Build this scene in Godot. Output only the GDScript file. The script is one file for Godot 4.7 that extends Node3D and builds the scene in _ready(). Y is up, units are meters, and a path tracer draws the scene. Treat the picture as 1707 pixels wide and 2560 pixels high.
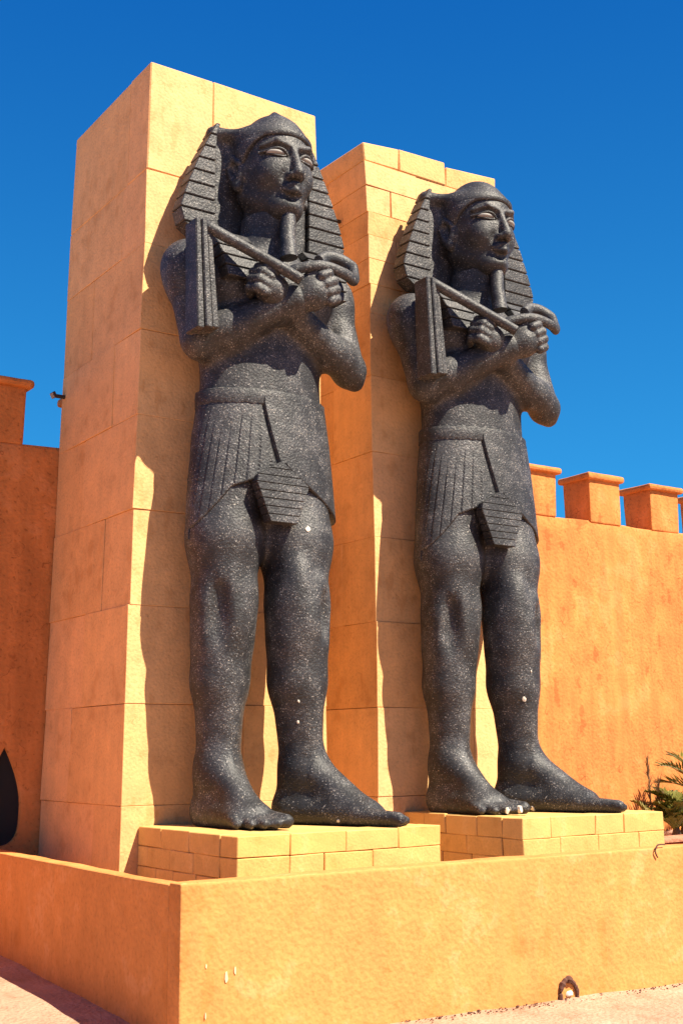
extends Node3D
# Two dark granite-like statues in front of plaster pillars, a crenellated wall behind, a low planter wall in front.
# x runs along the pillar fronts, z comes towards the viewer, y is up. Origin: foot of the planter wall's corner.

const CAM := Vector3(-3.2528, 1.6, 6.2977)
const EXPOSURE := 2.35
const FRONT := -1.913     # front plane of the pillars
const WALL_Z := -3.478    # front plane of the crenellated wall
const SO := Vector3(1.435, 1.07, -1.56)   # foot point of the first statue

var cam_basis := Basis(Vector3(0.82332, -0.00906, 0.56750), Vector3(-0.10060, 0.98171, 0.16161), Vector3(-0.55859, -0.19015, 0.80735))
var taken := {}
var nz := FastNoiseLite.new()
var nz2 := FastNoiseLite.new()
var M := {}

# ------------------------------------------------------------------ naming
func numbered(called: String) -> String:
	if not taken.has(called):
		taken[called] = 0
		return called
	taken[called] += 1
	return "%s_%03d" % [called, taken[called]]

func thing(called: String, label: String, category: String, at := Vector3.ZERO, group := "") -> Node3D:
	var o := Node3D.new()
	o.name = numbered(called)
	add_child(o)
	o.position = at
	tag(o, label, category, group)
	return o

func tag(o: Node, label: String, category: String, group := "") -> void:
	o.set_meta("label", label)
	o.set_meta("category", category)
	if group != "":
		o.set_meta("group", group)

func put(called: String, mesh: Mesh, mat: Material, parent: Node, at := Vector3.ZERO) -> MeshInstance3D:
	var o := MeshInstance3D.new()
	o.name = numbered(called) if parent == self else called
	o.mesh = mesh
	o.material_override = mat
	o.position = at
	parent.add_child(o, true)
	return o

# ------------------------------------------------------------------ mesh helpers (triangles a,b,c run clockwise seen from outside)
class MB:
	var v := PackedVector3Array()
	var i := PackedInt32Array()
	func add(p: Vector3) -> int:
		v.append(p)
		return v.size() - 1
	func tri(a: int, b: int, c: int) -> void:
		i.append(a); i.append(b); i.append(c)
	func quad(a: int, b: int, c: int, d: int) -> void:
		tri(a, b, c); tri(a, c, d)
	func quad_p(a: Vector3, b: Vector3, c: Vector3, d: Vector3) -> void:
		var n := v.size()
		v.append(a); v.append(b); v.append(c); v.append(d)
		quad(n, n + 1, n + 2, n + 3)
	func flip() -> void:
		for k in range(0, i.size(), 3):
			var t := i[k + 1]
			i[k + 1] = i[k + 2]
			i[k + 2] = t
	func smooth_normals() -> PackedVector3Array:
		var n := PackedVector3Array()
		n.resize(v.size())
		for k in range(0, i.size(), 3):
			var a := v[i[k]]
			var f := (v[i[k + 2]] - a).cross(v[i[k + 1]] - a)
			n[i[k]] += f
			n[i[k + 1]] += f
			n[i[k + 2]] += f
		for k in n.size():
			n[k] = n[k].normalized() if n[k].length_squared() > 1e-20 else Vector3.UP
		return n
	func done(smooth := true) -> ArrayMesh:
		var arr := []
		arr.resize(Mesh.ARRAY_MAX)
		if smooth:
			arr[Mesh.ARRAY_VERTEX] = v
			arr[Mesh.ARRAY_INDEX] = i
			arr[Mesh.ARRAY_NORMAL] = smooth_normals()
		else:
			var w := PackedVector3Array()
			var n := PackedVector3Array()
			for k in range(0, i.size(), 3):
				var a := v[i[k]]
				var b := v[i[k + 1]]
				var c := v[i[k + 2]]
				var f := (c - a).cross(b - a).normalized()
				w.append(a); w.append(b); w.append(c)
				n.append(f); n.append(f); n.append(f)
			arr[Mesh.ARRAY_VERTEX] = w
			arr[Mesh.ARRAY_NORMAL] = n
		var m := ArrayMesh.new()
		m.add_surface_from_arrays(Mesh.PRIMITIVE_TRIANGLES, arr)
		return m

# a block given by 8 corners (bit 0 = +x, bit 1 = +y, bit 2 = +z) with chamfered edges: 44 triangles
func hex_block(c: PackedVector3Array, b: float) -> ArrayMesh:
	var mb := MB.new()
	var mid := Vector3.ZERO
	for p in c:
		mid += p / 8.0
	var id := {}
	for k in 8:
		for ax in 3:
			var p := c[k]
			for o in 3:
				if o != ax:
					var e := c[k ^ (1 << o)] - c[k]
					p += e.normalized() * minf(b, e.length() * 0.45)
			id[k * 3 + ax] = p
	var face := func(ps: Array):
		var n: Vector3 = (ps[2] - ps[0]).cross(ps[1] - ps[0])
		var ctr := Vector3.ZERO
		for p in ps:
			ctr += p / float(ps.size())
		if n.dot(ctr - mid) < 0.0:
			ps.reverse()
		var s := mb.v.size()
		for p in ps:
			mb.v.append(p)
		for t in range(1, ps.size() - 1):
			mb.tri(s, s + t, s + t + 1)
	for ax in 3:
		var u := (ax + 1) % 3
		var w := (ax + 2) % 3
		for s in 2:
			var k0 := s << ax
			face.call([id[k0 * 3 + ax], id[(k0 | 1 << u) * 3 + ax], id[(k0 | 1 << u | 1 << w) * 3 + ax], id[(k0 | 1 << w) * 3 + ax]])
		for su in 2:
			for sw in 2:
				var e0 := (su << u) | (sw << w)
				var e1 := e0 | (1 << ax)
				face.call([id[e0 * 3 + u], id[e1 * 3 + u], id[e1 * 3 + w], id[e0 * 3 + w]])
	for k in 8:
		face.call([id[k * 3], id[k * 3 + 1], id[k * 3 + 2]])
	return mb.done(false)

func box_block(lo: Vector3, hi: Vector3, b: float, jit := 0.0, rng: RandomNumberGenerator = null) -> ArrayMesh:
	var c := PackedVector3Array()
	for k in 8:
		var p := Vector3(hi.x if k & 1 else lo.x, hi.y if k & 2 else lo.y, hi.z if k & 4 else lo.z)
		if jit > 0.0:
			p += Vector3(rng.randf_range(-jit, jit), rng.randf_range(-jit, jit), rng.randf_range(-jit, jit))
		c.append(p)
	return hex_block(c, b)

func cuts(a: float, b: float, r: float, step: float) -> PackedFloat32Array:
	var o := PackedFloat32Array([a, a + r * 0.3, a + r])
	var n := maxi(1, int(round((b - a - 2.0 * r) / step)))
	for k in range(1, n):
		o.append(a + r + (b - a - 2.0 * r) * k / n)
	o.append_array(PackedFloat32Array([b - r, b - r * 0.3, b]))
	return o

# hand-trowelled box: rounded edges, slightly uneven faces
func lump_box(lo: Vector3, hi: Vector3, step: float, amp: float, r: float, skip := "") -> ArrayMesh:
	var mb := MB.new()
	var cc := [cuts(lo.x, hi.x, r, step), cuts(lo.y, hi.y, r, step), cuts(lo.z, hi.z, r, step)]
	var ilo := lo + Vector3.ONE * r
	var ihi := hi - Vector3.ONE * r
	for ax in 3:
		var u := (ax + 1) % 3
		var w := (ax + 2) % 3
		var cu: PackedFloat32Array = cc[u]
		var cw: PackedFloat32Array = cc[w]
		for s in 2:
			if skip.contains("%d%d" % [ax, s]):
				continue
			var base := mb.v.size()
			for a in cu.size():
				for b in cw.size():
					var p := Vector3.ZERO
					p[ax] = hi[ax] if s else lo[ax]
					p[u] = cu[a]
					p[w] = cw[b]
					var q := p.clamp(ilo, ihi)
					var n := (p - q).normalized()
					p = q + n * r
					p += n * (nz.get_noise_3dv(p * 1.0) * amp + nz2.get_noise_3dv(p) * amp * 0.5)
					mb.v.append(p)
			var m := cw.size()
			for a in cu.size() - 1:
				for b in m - 1:
					var k := base + a * m + b
					if s:
						mb.quad(k, k + 1, k + m + 1, k + m)
					else:
						mb.quad(k, k + m, k + m + 1, k + 1)
	return mb.done(true)

# tube along a path with a radius at each point; flat > 1 widens it sideways to the path's second axis
func tube(path: PackedVector3Array, rad: PackedFloat32Array, sides := 12, up := Vector3.UP, squash := 1.0) -> MB:
	var mb := MB.new()
	var n := path.size()
	for k in n:
		var t := (path[mini(k + 1, n - 1)] - path[maxi(k - 1, 0)]).normalized()
		var a := t.cross(up)
		if a.length() < 0.05:
			a = t.cross(Vector3.RIGHT)
		a = a.normalized()
		var b := a.cross(t).normalized()
		for s in sides:
			var g := TAU * s / sides
			mb.v.append(path[k] + (a * cos(g) + b * sin(g) * squash) * rad[k])
	for k in n - 1:
		for s in sides:
			var s2 := (s + 1) % sides
			mb.quad(k * sides + s, (k + 1) * sides + s, (k + 1) * sides + s2, k * sides + s2)
	var c0 := mb.add(path[0])
	var c1 := mb.add(path[n - 1])
	for s in sides:
		var s2 := (s + 1) % sides
		mb.tri(c0, s, s2)
		mb.tri(c1, (n - 1) * sides + s2, (n - 1) * sides + s)
	mb.flip()
	return mb

func smooth_path(pts: Array, per := 6) -> PackedVector3Array:
	var o := PackedVector3Array()
	var n := pts.size()
	for k in n - 1:
		var p0: Vector3 = pts[maxi(k - 1, 0)]
		var p1: Vector3 = pts[k]
		var p2: Vector3 = pts[k + 1]
		var p3: Vector3 = pts[mini(k + 2, n - 1)]
		for s in per:
			o.append(p1.cubic_interpolate(p2, p0, p3, float(s) / per))
	o.append(pts[n - 1])
	return o

func even(n: int, r: float) -> PackedFloat32Array:
	var o := PackedFloat32Array()
	o.resize(n)
	o.fill(r)
	return o

# ------------------------------------------------------------------ textures and materials
func lin(r: float, g: float, b: float) -> Color:
	return Color(r, g, b).linear_to_srgb()

func noise_bytes(seed_: int, size: int, freq: float, octaves := 4, kind := FastNoiseLite.TYPE_SIMPLEX_SMOOTH, stretch := 1) -> PackedByteArray:
	var n := FastNoiseLite.new()
	n.seed = seed_
	n.noise_type = kind
	n.frequency = freq / size
	n.fractal_octaves = octaves
	var im := n.get_seamless_image(size, size, false, false, 0.12, true)
	im.convert(Image.FORMAT_L8)
	if stretch > 1:    # streaks that run down the wall: draw the noise out along v
		im.resize(size, size * 1, Image.INTERPOLATE_BILINEAR)
		var small := im.get_region(Rect2i(0, 0, size, size / stretch))
		var mir := Image.create(size, size, false, Image.FORMAT_L8)
		small.resize(size, size / 2, Image.INTERPOLATE_CUBIC)
		mir.blit_rect(small, Rect2i(0, 0, size, size / 2), Vector2i(0, 0))
		small.flip_y()
		mir.blit_rect(small, Rect2i(0, 0, size, size / 2), Vector2i(0, size / 2))
		im = mir
	return im.get_data()

var N := {}     # shared grey noise fields
const TS := 1024

func prepare_noise() -> void:
	N.big = noise_bytes(3, TS, 3.0, 4)
	N.mid = noise_bytes(11, TS, 14.0, 4)
	N.fine = noise_bytes(23, TS, 90.0, 3)
	N.streak = noise_bytes(31, TS, 26.0, 4, FastNoiseLite.TYPE_SIMPLEX_SMOOTH, 16)
	N.cell = noise_bytes(41, TS, 9.0, 3)
	N.cell2 = noise_bytes(57, TS, 7.0, 3)
	# relief shared by the plaster materials
	var im := Image.create(TS, TS, false, Image.FORMAT_RGB8)
	var d := im.get_data()
	for k in TS * TS:
		var h := int(N.fine[k] * 0.42 + N.mid[k] * 0.40 + N.streak[k] * 0.18)
		d[k * 3] = h; d[k * 3 + 1] = h; d[k * 3 + 2] = h
	im.set_data(TS, TS, false, Image.FORMAT_RGB8, d)
	im.bump_map_to_normal_map(5.0)
	N.normal = ImageTexture.create_from_image(im)

# painted plaster: colour in linear light, a second colour for worn and stained patches
func plaster(base: Vector3, worn: Vector3, dirt: Vector3, metres: float, o := {}) -> StandardMaterial3D:
	var im := Image.create(TS, TS, false, Image.FORMAT_RGB8)
	var d := im.get_data()
	var shift: int = o.get("shift", 0)
	var k_big: float = o.get("big", 0.20)
	var k_streak: float = o.get("streak", 0.12)
	var k_wear: float = o.get("wear", 0.5)
	var k_dirt: float = o.get("dirt", 0.35)
	var k_crack: float = o.get("crack", 0.0)
	var big: PackedByteArray = N.big
	var mid: PackedByteArray = N.mid
	var fine: PackedByteArray = N.fine
	var streak: PackedByteArray = N.streak
	var cell: PackedByteArray = N.cell
	var cell2: PackedByteArray = N.cell2
	var lut := PackedByteArray()
	lut.resize(1025)
	for k in 1025:
		lut[k] = clampi(int(pow(k / 1024.0, 1.0 / 2.2) * 255.0), 0, 255)
	var tot := TS * TS
	for k in tot:
		var q := (k + shift) % tot
		var b := big[q] / 255.0 - 0.5
		var m := mid[k] / 255.0 - 0.5
		var f := fine[k] / 255.0 - 0.5
		var s := streak[q] / 255.0 - 0.5
		var wear := clampf((m + b * 0.9 - 0.20) * 5.0 + f * 1.3, 0.0, 1.0) * k_wear
		var stain := clampf((s * 0.9 - m * 0.7 - b * 0.6 - 0.24) * 5.0 + f * 1.8, 0.0, 1.0) * k_dirt
		if f < -0.26:
			stain = maxf(stain, k_dirt * clampf((-f - 0.26) * 12.0, 0.0, 0.9))
		if k_crack > 0.0:
			var e := absf(cell[q] - 128.0)
			if e < 1.6 and cell2[q] > 142:
				stain = maxf(stain, k_crack * (1.0 - e / 2.6))
		var g := 1.0 + b * k_big * 2.0 + m * 0.16 + f * 0.16 + s * k_streak * 2.0
		var r := lerpf(lerpf(base.x, worn.x, wear), dirt.x, stain) * g
		var gg := lerpf(lerpf(base.y, worn.y, wear), dirt.y, stain) * g
		var bb := lerpf(lerpf(base.z, worn.z, wear), dirt.z, stain) * g
		d[k * 3] = lut[clampi(int(r * 1024.0), 0, 1024)]
		d[k * 3 + 1] = lut[clampi(int(gg * 1024.0), 0, 1024)]
		d[k * 3 + 2] = lut[clampi(int(bb * 1024.0), 0, 1024)]
	im.set_data(TS, TS, false, Image.FORMAT_RGB8, d)
	var mt := StandardMaterial3D.new()
	mt.albedo_texture = ImageTexture.create_from_image(im)
	mt.normal_enabled = true
	mt.normal_texture = N.normal
	mt.normal_scale = o.get("relief", 0.6)
	mt.roughness = o.get("rough", 0.9)
	mt.metallic_specular = 0.25
	mt.uv1_triplanar = true
	mt.uv1_world_triplanar = true
	mt.uv1_triplanar_sharpness = 8.0
	mt.uv1_scale = Vector3.ONE / metres
	mt.uv1_offset = o.get("offset", Vector3.ZERO)
	return mt

func toned(m: StandardMaterial3D, t: Color) -> StandardMaterial3D:
	var c: StandardMaterial3D = m.duplicate()
	c.albedo_color = t
	return c

# dark cast stone with pale chips of aggregate
func granite() -> StandardMaterial3D:
	var im := Image.create(TS, TS, false, Image.FORMAT_RGB8)
	var d := im.get_data()
	var big: PackedByteArray = N.big
	var mid: PackedByteArray = N.mid
	var fine: PackedByteArray = N.fine
	for k in TS * TS:
		var v := 0.019 + (big[k] / 255.0 - 0.5) * 0.030 + (mid[k] / 255.0 - 0.5) * 0.022 + (fine[k] / 255.0 - 0.5) * 0.022
		v = maxf(v, 0.008)
		d[k * 3] = int(pow(v * 0.97, 1.0 / 2.2) * 255.0)
		d[k * 3 + 1] = int(pow(v * 0.96, 1.0 / 2.2) * 255.0)
		d[k * 3 + 2] = int(pow(v * 1.08, 1.0 / 2.2) * 255.0)
	var rng := RandomNumberGenerator.new()
	rng.seed = 77
	for n in 78000:
		var x := rng.randi() % TS
		var y := rng.randi() % TS
		var here := big[y * TS + x] * 0.5 + mid[y * TS + x] * 0.5
		if rng.randf() > clampf((here - 85.0) / 80.0, 0.22, 1.0):
			continue
		var r := rng.randf_range(0.5, 1.25) if n > 7000 else rng.randf_range(1.1, 2.0)
		var v := rng.randf_range(0.04, 0.28) if n > 7000 else rng.randf_range(0.10, 0.38)
		var warm := rng.randf_range(0.0, 1.0)
		var cr := int(pow(v * (1.0 + 0.12 * warm), 1.0 / 2.2) * 255.0)
		var cg := int(pow(v * 0.97, 1.0 / 2.2) * 255.0)
		var cb := int(pow(v * (1.0 - 0.22 * warm), 1.0 / 2.2) * 255.0)
		var sx := rng.randf_range(0.6, 1.4)
		for yy in range(int(-r - 1), int(r + 2)):
			for xx in range(int(-r - 1), int(r + 2)):
				if xx * xx * sx + yy * yy / sx < r * r:
					var q := (((y + yy) & (TS - 1)) * TS + ((x + xx) & (TS - 1))) * 3
					d[q] = mini(cr, 255); d[q + 1] = mini(cg, 255); d[q + 2] = mini(cb, 255)
	im.set_data(TS, TS, false, Image.FORMAT_RGB8, d)
	var mt := StandardMaterial3D.new()
	mt.albedo_texture = ImageTexture.create_from_image(im)
	mt.normal_enabled = true
	mt.normal_texture = N.normal
	mt.normal_scale = 0.8
	mt.roughness = 0.58
	mt.metallic_specular = 0.5
	mt.uv1_triplanar = true
	mt.uv1_world_triplanar = true
	mt.uv1_scale = Vector3.ONE / 2.2
	mt.uv1_triplanar_sharpness = 6.0
	return mt

func plain(c: Color, rough := 0.8, metal := 0.0) -> StandardMaterial3D:
	var m := StandardMaterial3D.new()
	m.albedo_color = c
	m.roughness = rough
	m.metallic = metal
	return m

# ------------------------------------------------------------------ sculpting: distance fields meshed as surface nets
class Field:
	var kind := PackedInt32Array()      # 0 tapered capsule, 1 ellipsoid
	var grp := PackedInt32Array()
	var a := PackedVector3Array()
	var b := PackedVector3Array()       # capsule: b - a, ellipsoid: radii
	var ra := PackedFloat32Array()
	var rb := PackedFloat32Array()
	var kk := PackedFloat32Array()
	var cut := PackedInt32Array()       # 1 = carved away
	var gk := PackedFloat32Array()      # blend width of each group with what comes before
	var floor_y := -100.0
	var roof_y := 100.0
	var keep := PackedInt32Array()
	func cap(g: int, p: Vector3, q: Vector3, r0: float, r1: float, k := 0.06, c := 0) -> void:
		kind.append(0); grp.append(g); a.append(p); b.append(q - p); ra.append(r0); rb.append(r1); kk.append(k); cut.append(c)
	func ell(g: int, p: Vector3, r: Vector3, k := 0.06, c := 0) -> void:
		kind.append(1); grp.append(g); a.append(p); b.append(r); ra.append(minf(r.x, minf(r.y, r.z))); rb.append(0.0); kk.append(k); cut.append(c)
	func one(n: int, p: Vector3) -> float:
		if kind[n] == 0:
			var v := b[n]
			var w := p - a[n]
			var t := clampf(w.dot(v) / v.length_squared(), 0.0, 1.0)
			return (w - v * t).length() - ra[n] - (rb[n] - ra[n]) * t
		var q := p - a[n]
		var r := b[n]
		var s := q / r
		var k0 := s.length()
		if k0 < 1e-5:
			return -ra[n]
		return k0 * (k0 - 1.0) / (s / r).length()
	func at(p: Vector3) -> float:
		var best := 10.0
		var cur := 10.0
		var g := -1
		for n in keep:
			if grp[n] != g:
				if g >= 0:
					best = mixmin(best, cur, gk[g])
				g = grp[n]
				cur = 10.0
			var d := one(n, p)
			if cut[n] == 1:
				# carve from this group
				var k := kk[n]
				var h := maxf(k - absf(-d - cur), 0.0) / k
				cur = maxf(cur, -d) + h * h * k * 0.25
			else:
				cur = mixmin(cur, d, kk[n])
		if g >= 0:
			best = mixmin(best, cur, gk[g])
		if p.y < floor_y + 0.3:
			best = maxf(best, floor_y - p.y)
		if roof_y < 50.0:
			best = maxf(best, p.y - roof_y)
		return best
	func mixmin(x: float, y: float, k: float) -> float:
		if k <= 0.0:
			return minf(x, y)
		var h := maxf(k - absf(x - y), 0.0) / k
		return minf(x, y) - h * h * k * 0.25
	func all() -> void:
		keep = PackedInt32Array(range(kind.size()))
	func near(c: Vector3, rad: float) -> void:
		var o := PackedInt32Array()
		for n in kind.size():
			if one(n, c) < rad:
				o.append(n)
		keep = o

func net(f: Field, lo: Vector3, hi: Vector3, h: float) -> MB:
	var B := 8
	var nx := int(ceil((hi.x - lo.x) / h / B)) * B
	var ny := int(ceil((hi.y - lo.y) / h / B)) * B
	var nzz := int(ceil((hi.z - lo.z) / h / B)) * B
	var sx := nx + 1
	var sy := ny + 1
	var vals := PackedFloat32Array()
	vals.resize(sx * sy * (nzz + 1))
	vals.fill(99.0)
	var active := PackedInt32Array()
	var half := h * B * 0.5
	var diag := half * 1.7321
	for bz in range(0, nzz, B):
		for by in range(0, ny, B):
			for bx in range(0, nx, B):
				var c := lo + Vector3(bx, by, bz) * h + Vector3.ONE * half
				f.near(c, diag + 0.24)
				if f.keep.is_empty():
					continue
				if absf(f.at(c)) > diag * 1.35 + 0.02:
					continue
				for q in 8:
					var ox := bx + (4 if q & 1 else 0)
					var oy := by + (4 if q & 2 else 0)
					var oz := bz + (4 if q & 4 else 0)
					var c2 := lo + Vector3(ox + 2, oy + 2, oz + 2) * h
					if absf(f.at(c2)) > diag * 0.5 * 1.35 + 0.012:
						continue
					active.append(ox); active.append(oy); active.append(oz)
					for z in range(oz, oz + 5):
						for y in range(oy, oy + 5):
							var row := (z * sy + y) * sx
							for x in range(ox, ox + 5):
								if vals[row + x] > 90.0:
									vals[row + x] = f.at(lo + Vector3(x, y, z) * h)
	var mb := MB.new()
	var id := {}
	var step := [1, sx, sx * sy]
	for t in range(0, active.size(), 3):
		for z in range(active[t + 2], active[t + 2] + 4):
			for y in range(active[t + 1], active[t + 1] + 4):
				for x in range(active[t], active[t] + 4):
					var k := (z * sy + y) * sx + x
					var neg := 0
					for q in 8:
						if vals[k + (q & 1) + (sx if q & 2 else 0) + (sx * sy if q & 4 else 0)] < 0.0:
							neg += 1
					if neg == 0 or neg == 8:
						continue
					var sum := Vector3.ZERO
					var cnt := 0
					for ax in 3:
						var st: int = step[ax]
						var u: int = step[(ax + 1) % 3]
						var w: int = step[(ax + 2) % 3]
						for q in 4:
							var k0 := k + (u if q & 1 else 0) + (w if q & 2 else 0)
							var d0 := vals[k0]
							var d1 := vals[k0 + st]
							if (d0 < 0.0) != (d1 < 0.0):
								var p := Vector3.ZERO
								p[ax] = d0 / (d0 - d1)
								p[(ax + 1) % 3] = 1.0 if q & 1 else 0.0
								p[(ax + 2) % 3] = 1.0 if q & 2 else 0.0
								sum += p
								cnt += 1
					id[k] = mb.add(lo + (Vector3(x, y, z) + sum / cnt) * h)
	for t in range(0, active.size(), 3):
		for z in range(active[t + 2], active[t + 2] + 4):
			for y in range(active[t + 1], active[t + 1] + 4):
				for x in range(active[t], active[t] + 4):
					var k := (z * sy + y) * sx + x
					for ax in 3:
						var st: int = step[ax]
						var u: int = step[(ax + 1) % 3]
						var w: int = step[(ax + 2) % 3]
						var d0 := vals[k]
						var d1 := vals[k + st]
						if (d0 < 0.0) == (d1 < 0.0) or d1 > 90.0 or d0 > 90.0:
							continue
						if not (id.has(k) and id.has(k - u) and id.has(k - w) and id.has(k - u - w)):
							continue
						if d0 < 0.0:
							mb.quad(id[k], id[k - w], id[k - u - w], id[k - u])
						else:
							mb.quad(id[k], id[k - u], id[k - u - w], id[k - w])
	return mb

# ------------------------------------------------------------------ statue
var body_field: Field

func ease_table(t: Array, y: float) -> float:      # rows [y, value], y falling
	if y >= t[0][0]:
		return t[0][1]
	for k in t.size() - 1:
		if y >= t[k + 1][0]:
			return lerpf(t[k][1], t[k + 1][1], (t[k][0] - y) / (t[k][0] - t[k + 1][0]))
	return t[t.size() - 1][1]

func foot(f: Field, g: int, ankle: Vector3, dir_: Vector3, side: float, long: float) -> void:
	var dir := dir_ * long
	var r := Vector3(dir_.z, 0, -dir_.x) * side       # towards the big toe
	var a := Vector3(ankle.x, 0, ankle.z)
	f.cap(g, a - dir * 0.06 + Vector3.UP * 0.13, a - dir * 0.02 + Vector3.UP * 0.36, 0.155, 0.145, 0.10)
	f.cap(g, a + dir * 0.03 + Vector3.UP * 0.38, a + dir * 0.52 + Vector3.UP * 0.078 + r * 0.02, 0.152, 0.080, 0.12)
	f.cap(g, a - dir * 0.05 + Vector3.UP * 0.08 - r * 0.05, a + dir * 0.52 + Vector3.UP * 0.052 - r * 0.085, 0.12, 0.070, 0.12)
	f.cap(g, a - dir * 0.05 + Vector3.UP * 0.08 + r * 0.05, a + dir * 0.54 + Vector3.UP * 0.060 + r * 0.085, 0.12, 0.078, 0.12)
	var reach := [0.86, 0.85, 0.81, 0.75, 0.68]
	for t in 5:
		var off := 0.125 - 0.066 * t
		var rad := 0.048 if t == 0 else 0.038 - 0.002 * t
		var p := a + dir * 0.50 + r * off * 0.9 + Vector3.UP * 0.06
		var q: Vector3 = a + dir * (reach[t] - rad) + r * (off * 1.15) + Vector3.UP * (rad + 0.004)
		f.cap(g, p, q, rad + 0.02, rad, 0.018)

func fist(f: Field, g: int, c: Vector3, along: Vector3, out: Vector3, up: Vector3) -> void:
	# along: from wrist to knuckles, out: back of the hand, up: towards the thumb
	f.cap(g, c - along * 0.19, c - along * 0.02, 0.115, 0.112, 0.05)
	f.ell(g, c - along * 0.01 + out * 0.005, Vector3(0.118, 0.130, 0.105), 0.05)
	for t in 4:
		var u := up * (0.098 - 0.066 * t)
		var len_ := [0.95, 1.05, 1.0, 0.85][t] as float
		var k0 := c + along * 0.085 * len_ + out * 0.055 + u
		var k1 := c + along * 0.150 * len_ + out * 0.025 + u
		var k2 := c + along * 0.165 * len_ - out * 0.055 + u * 0.95
		var k3 := c + along * 0.07 - out * 0.115 + u * 0.9
		f.cap(g, k0, k1, 0.040, 0.038, 0.012)
		f.cap(g, k1, k2, 0.037, 0.034, 0.012)
		f.cap(g, k2, k3, 0.034, 0.032, 0.012)
	f.cap(g, c - along * 0.05 + up * 0.10, c + along * 0.06 + up * 0.145 - out * 0.01, 0.048, 0.042, 0.02)
	f.cap(g, c + along * 0.06 + up * 0.145 - out * 0.01, c + along * 0.13 + up * 0.12 - out * 0.06, 0.040, 0.034, 0.015)

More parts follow.
